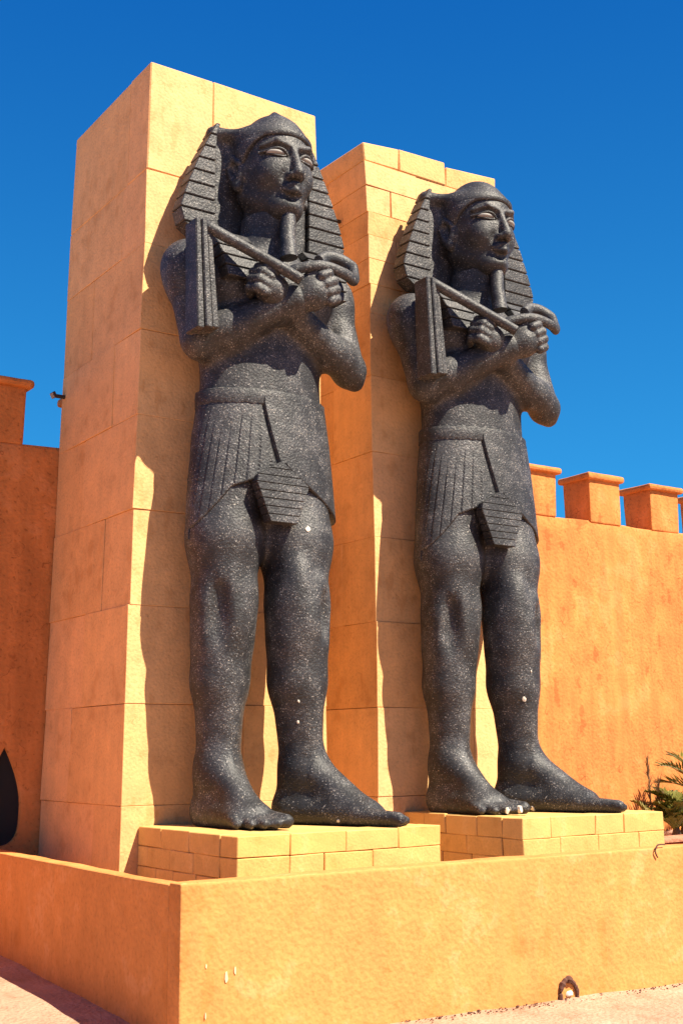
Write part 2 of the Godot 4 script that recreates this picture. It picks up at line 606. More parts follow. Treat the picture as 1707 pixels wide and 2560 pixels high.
func make_body_field() -> Field:
	var f := Field.new()
	f.floor_y = 0.0
	f.gk = PackedFloat32Array([0.05, 0.05, 0.08, 0.07, 0.07, 0.04, 0.02, 0.02])
	# 0 torso
	f.ell(0, Vector3(0, 3.92, -0.03), Vector3(0.62, 0.50, 0.33), 0.10)
	f.ell(0, Vector3(0, 4.17, -0.07), Vector3(0.62, 0.22, 0.24), 0.10)
	f.ell(0, Vector3(-0.27, 4.02, 0.13), Vector3(0.28, 0.22, 0.19), 0.10)
	f.ell(0, Vector3(0.27, 4.02, 0.13), Vector3(0.28, 0.22, 0.19), 0.10)
	f.ell(0, Vector3(0, 3.50, -0.01), Vector3(0.52, 0.52, 0.31), 0.10)
	f.ell(0, Vector3(0, 3.10, 0), Vector3(0.515, 0.45, 0.30), 0.12)
	f.ell(0, Vector3(0, 2.60, 0.0), Vector3(0.55, 0.50, 0.31), 0.12)
	f.cap(0, Vector3(-0.35, 4.20, -0.07), Vector3(-0.61, 4.14, -0.06), 0.16, 0.18, 0.10)
	f.cap(0, Vector3(0.35, 4.20, -0.07), Vector3(0.64, 4.14, -0.06), 0.16, 0.18, 0.10)
	f.cap(0, Vector3(0.02, 4.15, 0.0), Vector3(0.03, 4.70, 0.08), 0.24, 0.21, 0.10)
	# 1, 2 legs
	f.cap(1, Vector3(-0.30, 2.50, 0.0), Vector3(-0.315, 2.05, 0.01), 0.275, 0.272, 0.10)
	f.cap(1, Vector3(-0.315, 2.05, 0.01), Vector3(-0.32, 1.55, 0.02), 0.272, 0.220, 0.10)
	f.cap(1, Vector3(-0.32, 1.55, 0.02), Vector3(-0.32, 1.30, 0.0), 0.220, 0.200, 0.12)
	f.ell(1, Vector3(-0.30, 1.46, 0.135), Vector3(0.10, 0.13, 0.105), 0.09)
	f.ell(1, Vector3(-0.37, 1.72, 0.12), Vector3(0.10, 0.22, 0.13), 0.08)
	f.ell(1, Vector3(-0.23, 1.66, 0.14), Vector3(0.08, 0.14, 0.10), 0.08)
	f.cap(1, Vector3(-0.32, 1.30, 0.0), Vector3(-0.325, 1.02, -0.02), 0.200, 0.192, 0.14)
	f.cap(1, Vector3(-0.325, 1.02, -0.02), Vector3(-0.335, 0.34, -0.02), 0.192, 0.146, 0.12)
	f.ell(1, Vector3(-0.33, 0.85, 0.07), Vector3(0.07, 0.5, 0.11), 0.09)
	f.cap(2, Vector3(0.26, 2.50, 0.03), Vector3(0.255, 2.05, 0.08), 0.275, 0.272, 0.10)
	f.cap(2, Vector3(0.255, 2.05, 0.08), Vector3(0.22, 1.55, 0.17), 0.272, 0.220, 0.10)
	f.cap(2, Vector3(0.22, 1.55, 0.17), Vector3(0.22, 1.30, 0.17), 0.220, 0.202, 0.12)
	f.ell(2, Vector3(0.21, 1.46, 0.30), Vector3(0.10, 0.13, 0.105), 0.09)
	f.ell(2, Vector3(0.14, 1.72, 0.27), Vector3(0.10, 0.22, 0.13), 0.08)
	f.ell(2, Vector3(0.29, 1.66, 0.29), Vector3(0.08, 0.14, 0.10), 0.08)
	f.cap(2, Vector3(0.22, 1.30, 0.17), Vector3(0.23, 1.02, 0.15), 0.202, 0.198, 0.14)
	f.cap(2, Vector3(0.23, 1.02, 0.15), Vector3(0.27, 0.34, 0.15), 0.198, 0.148, 0.12)
	f.ell(2, Vector3(0.25, 0.85, 0.25), Vector3(0.07, 0.5, 0.11), 0.09)
	f.ell(1, Vector3(-0.462, 1.47, 0.215), Vector3(0.045, 0.20, 0.06), 0.10, 1)
	f.ell(1, Vector3(-0.19, 1.50, 0.22), Vector3(0.035, 0.15, 0.05), 0.09, 1)
	f.ell(2, Vector3(0.078, 1.47, 0.36), Vector3(0.045, 0.20, 0.06), 0.10, 1)
	f.ell(2, Vector3(0.33, 1.50, 0.37), Vector3(0.035, 0.15, 0.05), 0.09, 1)
	foot(f, 1, Vector3(-0.335, 0, 0.0), Vector3(-0.02, 0, 1).normalized(), 1.0, 0.86)
	foot(f, 2, Vector3(0.27, 0, 0.16), Vector3(0.39, 0, 0.92).normalized(), -1.0, 1.09)
	# 3 the upper arm on the flail's side with the forearm that lies on top; 4 the other arm
	f.cap(3, Vector3(-0.625, 4.14, -0.05), Vector3(-0.580, 3.56, 0.06), 0.175, 0.140, 0.06)
	f.ell(3, Vector3(-0.63, 4.08, -0.03), Vector3(0.19, 0.25, 0.20), 0.08)
	f.cap(3, Vector3(-0.565, 3.51, 0.08), Vector3(0.0, 3.835, 0.49), 0.145, 0.122, 0.05)
	f.ell(3, Vector3(-0.40, 3.61, 0.19), Vector3(0.18, 0.140, 0.14), 0.08)
	f.cap(4, Vector3(0.66, 4.14, -0.05), Vector3(0.715, 3.52, 0.14), 0.175, 0.135, 0.06)
	f.ell(4, Vector3(0.67, 4.08, -0.03), Vector3(0.19, 0.25, 0.20), 0.08)
	f.cap(4, Vector3(0.725, 3.48, 0.16), Vector3(-0.03, 3.81, 0.40), 0.135, 0.105, 0.05)
	f.cap(4, Vector3(0.74, 3.46, 0.14), Vector3(0.80, 3.40, 0.13), 0.10, 0.06, 0.06)
	f.ell(4, Vector3(0.52, 3.58, 0.22), Vector3(0.18, 0.135, 0.13), 0.08)
	return f

func make_hand_field(which: int) -> Field:
	var f := Field.new()
	f.gk = PackedFloat32Array([0.02])
	if which == 0:
		fist(f, 0, Vector3(0.135, 3.895, 0.56), Vector3(0.80, 0.38, 0.46).normalized(), Vector3(-0.30, -0.25, 0.92).normalized(), Vector3(-0.49, 0.86, 0.08).normalized())
	else:
		fist(f, 0, Vector3(-0.185, 3.885, 0.455), Vector3(-0.86, 0.44, 0.24).normalized(), Vector3(0.22, -0.12, 0.96).normalized(), Vector3(0.45, 0.88, 0.0).normalized())
	return f

func make_head_field() -> Field:
	var f := Field.new()
	f.gk = PackedFloat32Array([0.02, 0.02, 0.02, 0.03])
	var c := Vector3(0.045, 0, 0)
	f.ell(0, c + Vector3(0, 5.08, 0.06), Vector3(0.292, 0.43, 0.365), 0.05)
	f.ell(0, c + Vector3(0, 4.86, 0.135), Vector3(0.225, 0.295, 0.280), 0.09)
	f.cap(0, c + Vector3(0, 4.15, 0.0), c + Vector3(0, 4.72, 0.05), 0.235, 0.20, 0.06)
	f.ell(0, c + Vector3(0, 4.645, 0.305), Vector3(0.105, 0.078, 0.115), 0.07)
	for s in [-1.0, 1.0]:
		f.ell(0, c + Vector3(0.145 * s, 4.91, 0.295), Vector3(0.080, 0.09, 0.080), 0.08)
		f.cap(0, c + Vector3(0.215 * s, 4.79, 0.05), c + Vector3(0.07 * s, 4.65, 0.285), 0.070, 0.062, 0.07)
		# brow: a raised ridge above the socket
		f.cap(0, c + Vector3(0.040 * s, 5.105, 0.418), c + Vector3(0.14 * s, 5.145, 0.392), 0.022, 0.024, 0.02)
		f.cap(0, c + Vector3(0.14 * s, 5.145, 0.388), c + Vector3(0.24 * s, 5.105, 0.300), 0.024, 0.014, 0.02)
		# socket
		f.ell(0, c + Vector3(0.136 * s, 5.062, 0.452), Vector3(0.105, 0.050, 0.088), 0.03, 1)
		f.ell(0, c + Vector3(0.060 * s, 5.060, 0.455), Vector3(0.036, 0.060, 0.065), 0.025, 1)
	f.cap(0, c + Vector3(0, 5.10, 0.405), c + Vector3(0, 4.885, 0.480), 0.026, 0.040, 0.022)
	f.ell(0, c + Vector3(0, 4.868, 0.475), Vector3(0.045, 0.036, 0.042), 0.02)
	for s in [-1.0, 1.0]:
		f.ell(0, c + Vector3(0.050 * s, 4.860, 0.428), Vector3(0.034, 0.030, 0.045), 0.02)
		f.ell(0, c + Vector3(0.095 * s, 4.850, 0.425), Vector3(0.020, 0.050, 0.030), 0.03, 1)
	# mouth
	for s in [-1.0, 1.0]:
		f.cap(0, c + Vector3(0.012 * s, 4.794, 0.438), c + Vector3(0.092 * s, 4.776, 0.388), 0.029, 0.012, 0.010)
		f.cap(0, c + Vector3(0.0, 4.742, 0.432), c + Vector3(0.076 * s, 4.757, 0.392), 0.036, 0.016, 0.010)
		f.cap(0, c + Vector3(0.0, 4.769, 0.486), c + Vector3(0.10 * s, 4.767, 0.418), 0.0080, 0.005, 0.007, 1)
	f.ell(0, c + Vector3(0, 4.692, 0.425), Vector3(0.09, 0.026, 0.040), 0.03, 1)
	# ears
	for s in [-1.0, 1.0]:
		var e := c + Vector3(0.275 * s, 4.965, 0.045)
		f.ell(1, e + Vector3(0.015 * s, 0, 0), Vector3(0.052, 0.145, 0.090), 0.02)
		f.ell(1, e + Vector3(0.065 * s, 0.02, 0.012), Vector3(0.040, 0.090, 0.045), 0.015, 1)
		f.cap(1, e + Vector3(0.045 * s, 0.06, 0.06), e + Vector3(0.055 * s, 0.125, -0.005), 0.022, 0.022, 0.015)
		f.cap(1, e + Vector3(0.055 * s, 0.125, -0.005), e + Vector3(0.06 * s, 0.05, -0.070), 0.022, 0.022, 0.015)
		f.cap(1, e + Vector3(0.06 * s, 0.05, -0.070), e + Vector3(0.040 * s, -0.11, 0.0), 0.022, 0.028, 0.015)
		f.ell(1, e + Vector3(0.030 * s, -0.125, 0.03), Vector3(0.034, 0.045, 0.038), 0.02)
	return f

func make_hood_field(peak: float) -> Field:
	var f := Field.new()
	f.gk = PackedFloat32Array([0.02])
	var c := Vector3(0.02, 0, 0)
	f.ell(0, c + Vector3(0.027, 5.13, 0.065), Vector3(0.328, 0.330, 0.366), 0.05)
	if peak > 0.0:
		f.cap(0, c + Vector3(0.025, 5.36, 0.16), c + Vector3(0.025, 5.43 + peak, 0.12), 0.10, 0.012, 0.16)
	# the cloth standing behind the head from wing to wing
	for k in 8:
		var y := 5.27 - 0.115 * k
		f.cap(0, c + Vector3(-0.38, y, -0.135), c + Vector3(0.38, y, -0.135), 0.080, 0.080, 0.10)
	f.cap(0, c + Vector3(-0.425, 5.335, -0.10), c + Vector3(0.425, 5.335, -0.10), 0.035, 0.035, 0.06)
	for s in [-1.0, 1.0]:
		f.cap(0, c + Vector3(0.22 * s, 5.28, 0.10), c + Vector3(0.40 * s, 5.325, -0.06), 0.045, 0.030, 0.09)
	# opening for the face, below the brow band
	f.ell(0, c + Vector3(0, 4.665, 0.42), Vector3(0.70, 0.57, 0.41), 0.012, 1)
	return f

func strip(y0: float, y1: float, xi0: float, xi1: float, xo0: float, xo1: float, zf0: float, zf1: float, thick: float, s: float, bev := 0.014) -> ArrayMesh:
	var c := PackedVector3Array()
	for k in 8:
		var up := (k & 2) != 0
		var outer := (k & 1) != 0
		var x := (xo1 if up else xo0) if outer else (xi1 if up else xi0)
		var z := (zf1 if up else zf0) - (0.0 if k & 4 else thick)
		c.append(Vector3(0.03 + x * s, y1 if up else y0, z))
	if s < 0.0:
		for k in range(0, 8, 2):
			var t := c[k]
			c[k] = c[k + 1]
			c[k + 1] = t
	return hex_block(c, bev)

func kilt_mesh() -> ArrayMesh:
	var mb := MB.new()
	var NT := 440
	var NV := 60
	var hem_l := [[0.0, 2.60], [0.20, 2.485], [0.42, 2.40], [0.60, 2.14], [0.66, 2.05]]
	var top := 3.10
	for v in NV + 3:
		for t in NT:
			var th := TAU * t / NT - PI
			var tb := th
			var yw := lerpf(top, 2.60, clampf(float(v) / NV, 0.0, 1.0))
			var fold0 := lerpf(-0.17, -0.045, clampf((3.06 - yw) / 0.46, 0.0, 1.0))
			th += asin(clampf(fold0 / 0.57, -0.9, 0.9)) * exp(-(tb * tb) / 0.5)
			var fx := sin(th)
			var fz := cos(th)
			var ax := absf(fx) * 0.62
			var hem := 0.0
			if fz > 0.0:
				if fx < 0.0:
					var e := 2.60
					for k in hem_l.size() - 1:
						if ax >= hem_l[k][0]:
							e = lerpf(hem_l[k][1], hem_l[k + 1][1], clampf((ax - hem_l[k][0]) / (hem_l[k + 1][0] - hem_l[k][0]), 0.0, 1.0))
					hem = e
				else:
					hem = lerpf(2.60, 2.24, pow(clampf(ax / 0.62, 0.0, 1.0), 0.8))
			else:
				hem = lerpf(2.03, 2.14, 0.0) if fx < 0.0 else lerpf(2.24, 2.03, clampf(-fz * 1.5, 0.0, 1.0))
			var fv := minf(float(v) / NV, 1.0)
			var y := lerpf(top, hem, fv)
			var a := ease_table([[3.10, 0.532], [2.85, 0.566], [2.55, 0.592], [2.25, 0.614], [2.0, 0.618]], y)
			var b := ease_table([[3.10, 0.312], [2.85, 0.330], [2.55, 0.345], [2.25, 0.355], [2.0, 0.355]], y)
			var push := 0.0
			var x := a * fx
			if fz > -0.25:
				var fold := a * sin(th - tb)
				if tb > 0.001 and fz > 0.0:
					push += 0.018
					# the wrap's edge runs along the hem too
				else:
					# pleats hanging on the flail's side
					var w := (x - fold)
					var fade := clampf((2.96 - y + 0.10 * sin(th * 9.0)) * 5.0, 0.0, 1.0) * clampf((-w - 0.015) * 60.0, 0.0, 1.0)
					var flare := 1.0 + (2.96 - y) * 0.28
					var ph := fposmod(th * 7.0 / flare + 0.3, 1.0)
					push -= (0.006 + 0.005 * nz2.get_noise_1d(floor(th * 7.0 / flare + 0.3) * 3.7)) * fade * pow(absf(ph * 2.0 - 1.0), 14.0)
					push += 0.005 * fade * (1.0 - ph)
					if tb > -0.022 and tb <= 0.001:
						push -= 0.010
			elif fz <= -0.25:
				push += 0.0
			var p := Vector3(0, y, 0)
			var sc := 0.0
			if v == NV + 1:
				sc = -0.012
				p.y -= 0.008
			elif v == NV + 2:
				sc = -0.075
				p.y += 0.02
			p.x = (a + push + sc) * fx
			p.z = (b + push + sc) * fz + 0.02 * clampf((2.9 - y), 0.0, 1.0)
			mb.v.append(p)
	for v in NV + 2:
		for t in NT:
			var t2 := (t + 1) % NT
			mb.quad(v * NT + t, (v + 1) * NT + t, (v + 1) * NT + t2, v * NT + t2)
	mb.flip()
	return mb.done(true)

func ring(prof: Array, a: float, b: float, zc: float, nt := 120, wob := 0.0) -> ArrayMesh:   # prof rows: [outward, y]
	var mb := MB.new()
	var np := prof.size()
	for k in np:
		for t in nt:
			var th := TAU * t / nt
			mb.v.append(Vector3((a + prof[k][0]) * sin(th), prof[k][1] + wob * nz.get_noise_2d(th * 40.0, prof[k][1] * 9.0), (b + prof[k][0]) * cos(th) + zc))
	for k in np - 1:
		for t in nt:
			var t2 := (t + 1) % nt
			mb.quad(k * nt + t, (k + 1) * nt + t, (k + 1) * nt + t2, k * nt + t2)
	mb.flip()
	return mb.done(true)

func ellipsoid(c: Vector3, r: Vector3, n := 16) -> MB:
	var mb := MB.new()
	for i in n + 1:
		var ph := PI * i / n
		for j in n * 2:
			var th := TAU * j / (n * 2)
			mb.v.append(c + Vector3(sin(ph) * sin(th) * r.x, cos(ph) * r.y, sin(ph) * cos(th) * r.z))
	for i in n:
		for j in n * 2:
			var j2 := (j + 1) % (n * 2)
			mb.quad(i * n * 2 + j, (i + 1) * n * 2 + j, (i + 1) * n * 2 + j2, i * n * 2 + j2)
	mb.flip()
	return mb

func statue_parts(t: Node3D, peak: float, shared := {}) -> void:
	var g: Material = M.granite
	if not shared.has("body"):
		body_field = make_body_field()
		shared.body = net(body_field, Vector3(-1.05, -0.06, -0.55), Vector3(1.05, 4.62, 1.12), 0.0225).done()
		shared.head = net(make_head_field(), Vector3(-0.42, 4.10, -0.42), Vector3(0.48, 5.55, 0.58), 0.0125).done()
		shared.hand0 = net(make_hand_field(0), Vector3(-0.20, 3.58, 0.20), Vector3(0.48, 4.22, 0.86), 0.0115).done()
		shared.hand1 = net(make_hand_field(1), Vector3(-0.52, 3.55, 0.12), Vector3(0.16, 4.22, 0.78), 0.0115).done()
		shared.kilt = kilt_mesh()
		shared.belt = ring([[-0.05, 3.150], [0.000, 3.160], [0.010, 3.152], [0.012, 3.100], [0.010, 3.048], [-0.004, 3.038], [-0.004, 3.030], [-0.03, 3.02]], 0.535, 0.315, 0.0, 160, 0.01)
	put("body", shared.body, g, t)
	put("hand", shared.hand0, g, t)
	put("hand", shared.hand1, g, t)
	var head := put("head", shared.head, g, t)
	for s in [-1.0, 1.0]:
		var e := put("eye", ellipsoid(Vector3.ZERO, Vector3(0.080, 0.026, 0.05), 10).done(), M.eye, head, Vector3(0.045 + 0.134 * s, 5.050, 0.354))
		e.rotation = Vector3(-0.14, 0.36 * s, 0.0)
		var lid := smooth_path([Vector3(0.052 * s, 5.034, 0.405), Vector3(0.092 * s, 5.070, 0.410), Vector3(0.148 * s, 5.080, 0.392), Vector3(0.205 * s, 5.060, 0.345), Vector3(0.250 * s, 5.050, 0.290)])
		put("eyelid", tube(lid, even(lid.size(), 0.011), 8).done(), g, head, Vector3(0.045, 0, 0))
		var low := smooth_path([Vector3(0.055 * s, 5.032, 0.402), Vector3(0.10 * s, 5.021, 0.402), Vector3(0.155 * s, 5.026, 0.380), Vector3(0.212 * s, 5.045, 0.332)])
		put("eyelid", tube(low, even(low.size(), 0.007), 8).done(), g, head, Vector3(0.045, 0, 0))
	var beard := smooth_path([Vector3(0.045, 4.63, 0.315), Vector3(0.040, 4.52, 0.335), Vector3(0.018, 4.40, 0.355), Vector3(0.014, 4.27, 0.380), Vector3(0.01, 4.215, 0.39), Vector3(0.01, 4.20, 0.392)], 5)
	var br := PackedFloat32Array()
	for k in beard.size():
		br.append(lerpf(0.056, 0.070, float(k) / beard.size()) * (0.6 if k == beard.size() - 1 else 1.0))
	put("beard", tube(beard, br, 18, Vector3.RIGHT).done(), g, head)
	# headdress
	var hood := put("headdress", net(make_hood_field(peak), Vector3(-0.72, 4.22, -0.42), Vector3(0.78, 5.68, 0.58), 0.0165).done(), g, t)
	put("brow_band", brow_band(), g, hood)
	var outer := [[5.39, 0.430], [5.06, 0.580], [4.77, 0.690], [4.60, 0.735], [4.53, 0.735], [4.47, 0.68], [4.42, 0.60]]
	var inner := [[5.39, 0.395], [5.25, 0.43], [4.8, 0.435], [4.28, 0.42]]
	for s in [-1.0, 1.0]:
		var wide := 0.0 if s < 0.0 else 0.055
		var y := 5.39
		var k := 0
		while y > 4.45:
			var y2 := maxf(y - 0.112, 4.42)
			var gap := 0.010
			put("stripe", strip(y2 + gap, y, ease_table(inner, y2), ease_table(inner, y), ease_table(outer, y2) + wide, ease_table(outer, y) + wide, -0.02, -0.02, 0.16, s, 0.007), g, hood)
			y = y2
			k += 1
		# lappet lying on the chest
		y = 4.40
		while y > 4.02:
			var y2 := y - 0.088
			var zt := [[4.40, 0.16], [4.28, 0.27], [4.12, 0.345], [3.95, 0.375], [3.8, 0.38]]
			var xo := [[4.40, 0.60], [4.2, 0.57], [3.8, 0.50]]
			var xi := [[4.40, 0.25], [4.2, 0.25], [3.8, 0.23]]
			put("stripe", strip(y2 + 0.009, y, ease_table(xi, y2), ease_table(xi, y), ease_table(xo, y2), ease_table(xo, y), ease_table(zt, y2), ease_table(zt, y), 0.18, s, 0.006), g, hood)
			y = y2
	# clothing
	put("kilt", shared.kilt, g, t)
	put("belt", shared.belt, g, t)
	var apron := Node3D.new()
	apron.name = "apron"
	t.add_child(apron)
	var ay := [2.60, 2.545, 2.488, 2.43, 2.372, 2.314, 2.256, 2.198, 2.14]
	var al := [[2.60, -0.06], [2.47, -0.275], [2.14, -0.15]]
	var ar := [[2.60, -0.03], [2.44, 0.19], [2.14, 0.08]]
	for k in ay.size() - 1:
		var c := PackedVector3Array()
		for q in 8:
			var yy: float = ay[k] if q & 2 else ay[k + 1] + 0.004
			c.append(Vector3(ease_table(ar, yy) if q & 1 else ease_table(al, yy), yy, (0.382 + (2.6 - yy) * 0.05) if q & 4 else 0.30))
		put("stripe", hex_block(c, 0.004), g, apron)
	# flail
	var hp := smooth_path([Vector3(-0.70, 4.315, 0.35), Vector3(-0.42, 4.165, 0.46), Vector3(-0.12, 3.985, 0.60), Vector3(-0.04, 3.93, 0.64)], 4)
	var flail := put("flail_handle", tube(hp, even(hp.size(), 0.043), 12).done(), g, t)
	for k in 3:
		var x0 := -0.785 + 0.046 * k
		var c := PackedVector3Array()
		for q in 8:
			var bot := (q & 2) == 0
			var x := x0 + (0.020 + 0.016 * k if bot else 0.0) + ((0.058 if bot else 0.043) if q & 1 else 0.0)
			c.append(Vector3(x, 3.50 + 0.012 * k if bot else 4.345, (0.40 if bot else 0.385) - (0.0 if q & 4 else (0.20 if bot else 0.17)) + 0.012 * sin(k * 2.0)))
		put("flail_strand", hex_block(c, 0.009), g, flail)
	# crook
	var cp := smooth_path([Vector3(-0.06, 4.03, 0.55), Vector3(-0.02, 4.049, 0.575), Vector3(0.145, 4.085, 0.64), Vector3(0.33, 4.060, 0.655), Vector3(0.455, 4.055, 0.60), Vector3(0.525, 4.12, 0.52), Vector3(0.545, 4.22, 0.455), Vector3(0.46, 4.285, 0.41), Vector3(0.35, 4.28, 0.405), Vector3(0.26, 4.215, 0.43)], 6)
	var cr := PackedFloat32Array()
	for k in cp.size():
		cr.append(lerpf(0.034, 0.042, smoothstep(0.2, 0.6, float(k) / cp.size())))
	put("crook", tube(cp, cr, 12, Vector3.UP, 1.25).done(), g, t)

func brow_band() -> ArrayMesh:
	var mb := MB.new()
	var n := 60
	var prof := [[-0.02, -0.024], [0.002, -0.022], [0.004, 0.018], [-0.012, 0.022]]
	for k in n + 1:
		var th := lerpf(-1.75, 1.75, float(k) / n)
		var y := 5.235 - 0.060 * pow(absf(th) / 1.75, 2.0)
		for p in prof:
			mb.v.append(Vector3(0.047 + (0.313 + p[0]) * sin(th), y + p[1], 0.065 + (0.351 + p[0]) * cos(th)))
	for k in n:
		for q in 3:
			mb.quad(k * 4 + q, k * 4 + q + 1, (k + 1) * 4 + q + 1, (k + 1) * 4 + q)
	return mb.done(true)

# where the line of sight through a point of the photograph (1568 x 2352 wide) meets a statue's body
func seen_on_body(px: float, py: float, origin: Vector3) -> Array:
	var d := (cam_basis * Vector3((px * 1.0887 - 853.5) / 3050.0, -(py * 1.0887 - 1280.0) / 3050.0, -1.0)).normalized()
	var p := CAM - origin
	body_field.all()
	var s := 5.0
	for k in 120:
		var e := body_field.at(p + d * s)
		if e < 0.002:
			break
		s += e * 0.8
	p += d * s
	var n := Vector3.ZERO
	for ax in 3:
		var h := Vector3.ZERO
		h[ax] = 0.01
		n[ax] = body_field.at(p + h) - body_field.at(p - h)
	return [p, n.normalized()]

func chip(parent: Node3D, px: float, py: float, origin: Vector3, r: float, rng: RandomNumberGenerator) -> void:
	var h := seen_on_body(px, py, origin)
	var n: Vector3 = h[1]
	var u := n.cross(Vector3.UP).normalized()
	var w := u.cross(n)
	var mb := MB.new()
	var c := mb.add(n * 0.007)
	var m := 9
	for k in m:
		var g := TAU * k / m
		var q := r * rng.randf_range(0.5, 1.15)
		mb.add((u * cos(g) * 0.75 + w * sin(g)) * q + n * 0.004)
	for k in m:
		var g := TAU * k / m
		mb.add((u * cos(g) * 0.75 + w * sin(g)) * r * 1.1 - n * 0.02)
	for k in m:
		var k2 := (k + 1) % m
		mb.tri(c, 1 + k2, 1 + k)
		mb.quad(1 + k, 1 + k2, 1 + m + k2, 1 + m + k)
	mb.flip()
	put("chip", mb.done(false), M.chip, parent, h[0])

# ------------------------------------------------------------------ buildings
func pillar(called: String, label: String, xl: Array, xr: Array, zb: float, ys: Array, xs: Array, zs: Array, ragged: float, seed_: int, fine_from := 99.0) -> Node3D:
	var rng := RandomNumberGenerator.new()
	rng.seed = seed_
	var mid_x: float = (xl[0][1] + xr[0][1]) * 0.5
	var t := thing(called, label, "pillar", Vector3(mid_x, ys[0], (FRONT + zb) * 0.5))
	var off := t.position
	var core := PackedVector3Array()
	for q in 8:
		var y: float = ys[ys.size() - 1] - 0.03 if q & 2 else ys[0]
		core.append(Vector3(ease_table(xr, y) - 0.06 if q & 1 else ease_table(xl, y) + 0.06, y, FRONT - 0.03 if q & 4 else zb + 0.02) - off)
	put("core", hex_block(core, 0.01), M.mortar, t)
	for k in ys.size() - 1:
		var y0: float = ys[k]
		var y1: float = ys[k + 1]
		var cx: Array = xs[k]
		var cz: Array = zs[k]
		var last := k == ys.size() - 2
		var gap := 0.0013
		for a in cx.size() + 1:
			for b in cz.size() + 1:
				var outer_x: bool = a == 0 or a == cx.size()
				var outer_z: bool = b == 0 or b == cz.size()
				if not (outer_x or outer_z):
					continue
				var c := PackedVector3Array()
				var dz := rng.randf_range(-0.003, 0.003)
				var dx := rng.randf_range(-0.003, 0.003)
				for q in 8:
					var y := y1 - gap if q & 2 else y0 + gap
					var x := 0.0
					if q & 1:
						x = ease_table(xr, y) + dx if a == cx.size() else cx[a] - gap
					else:
						x = ease_table(xl, y) + dx if a == 0 else cx[a - 1] + gap
					var z := 0.0
					if q & 4:
						z = FRONT + dz if b == 0 else cz[b - 1] - gap
					else:
						z = zb if b == cz.size() else cz[b] + gap
					if last and q & 2:
						y += rng.randf_range(-ragged, ragged * 0.3)
					c.append(Vector3(x, y, z) + Vector3(rng.randf_range(-1, 1), rng.randf_range(-1, 1) * 0.3, rng.randf_range(-1, 1)) * 0.0075 - off)
				put("block", hex_block(c, 0.0030 if not last else 0.010), M.pillar[rng.randi() % M.pillar.size()], t)
	return t

func plinth(label: String, x0: float, x1: float, z0: float, z1: float, top: float, seed_: int) -> Node3D:
	var rng := RandomNumberGenerator.new()
	rng.seed = seed_
	var t := thing("plinth", label, "plinth", Vector3((x0 + x1) * 0.5, 0.60, (z0 + z1) * 0.5))
	var off := t.position
	put("core", box_block(Vector3(x0 + 0.02, 0.60, z0) - off, Vector3(x1 - 0.02, top - 0.025, z1 - 0.02) - off, 0.01), M.mortar_yellow, t)
	var y := 0.60
	var row := 0
	var rows := [0.60, 0.735, 0.86, 0.935, top]
	rows = [0.60, 0.80, 0.935, top]
	for k in 3:
		var ya: float = rows[k]
		var yb: float = rows[k + 1]
		# front row of blocks, then the side rows; the last course is a paving of slabs
		var cx := [x0]
		var x := x0 + rng.randf_range(0.22, 0.42)
		while x < x1 - 0.15:
			cx.append(x)
			x += rng.randf_range(0.26, 0.48)
		cx.append(x1)
		var depth := 0.22
		for a in cx.size() - 1:
			put("block", box_block(Vector3(cx[a] + 0.002, ya + 0.002, z1 - depth) - off, Vector3(cx[a + 1] - 0.002, yb - 0.001, z1) - off, 0.005, 0.004, rng), M.plinth[rng.randi() % 3], t)
		for s in 2:
			var z := z1 - depth - 0.004
			while z > z0 + 0.1:
				var ze := maxf(z - rng.randf_range(0.26, 0.42), z0)
				if ze - z0 < 0.14:
					ze = z0
				var xa := x0 if s == 0 else x1 - 0.3
				put("block", box_block(Vector3(xa, ya + 0.002, ze + 0.002) - off, Vector3(xa + 0.3, yb - 0.001, z - 0.002) - off, 0.005, 0.004, rng), M.plinth[rng.randi() % 3], t)
				z = ze
	put("top_slab", box_block(Vector3(x0 + 0.29, top - 0.14, z0) - off, Vector3(x1 - 0.29, top - 0.006, z1 - 0.21) - off, 0.01), M.plinth[0], t)
	return t

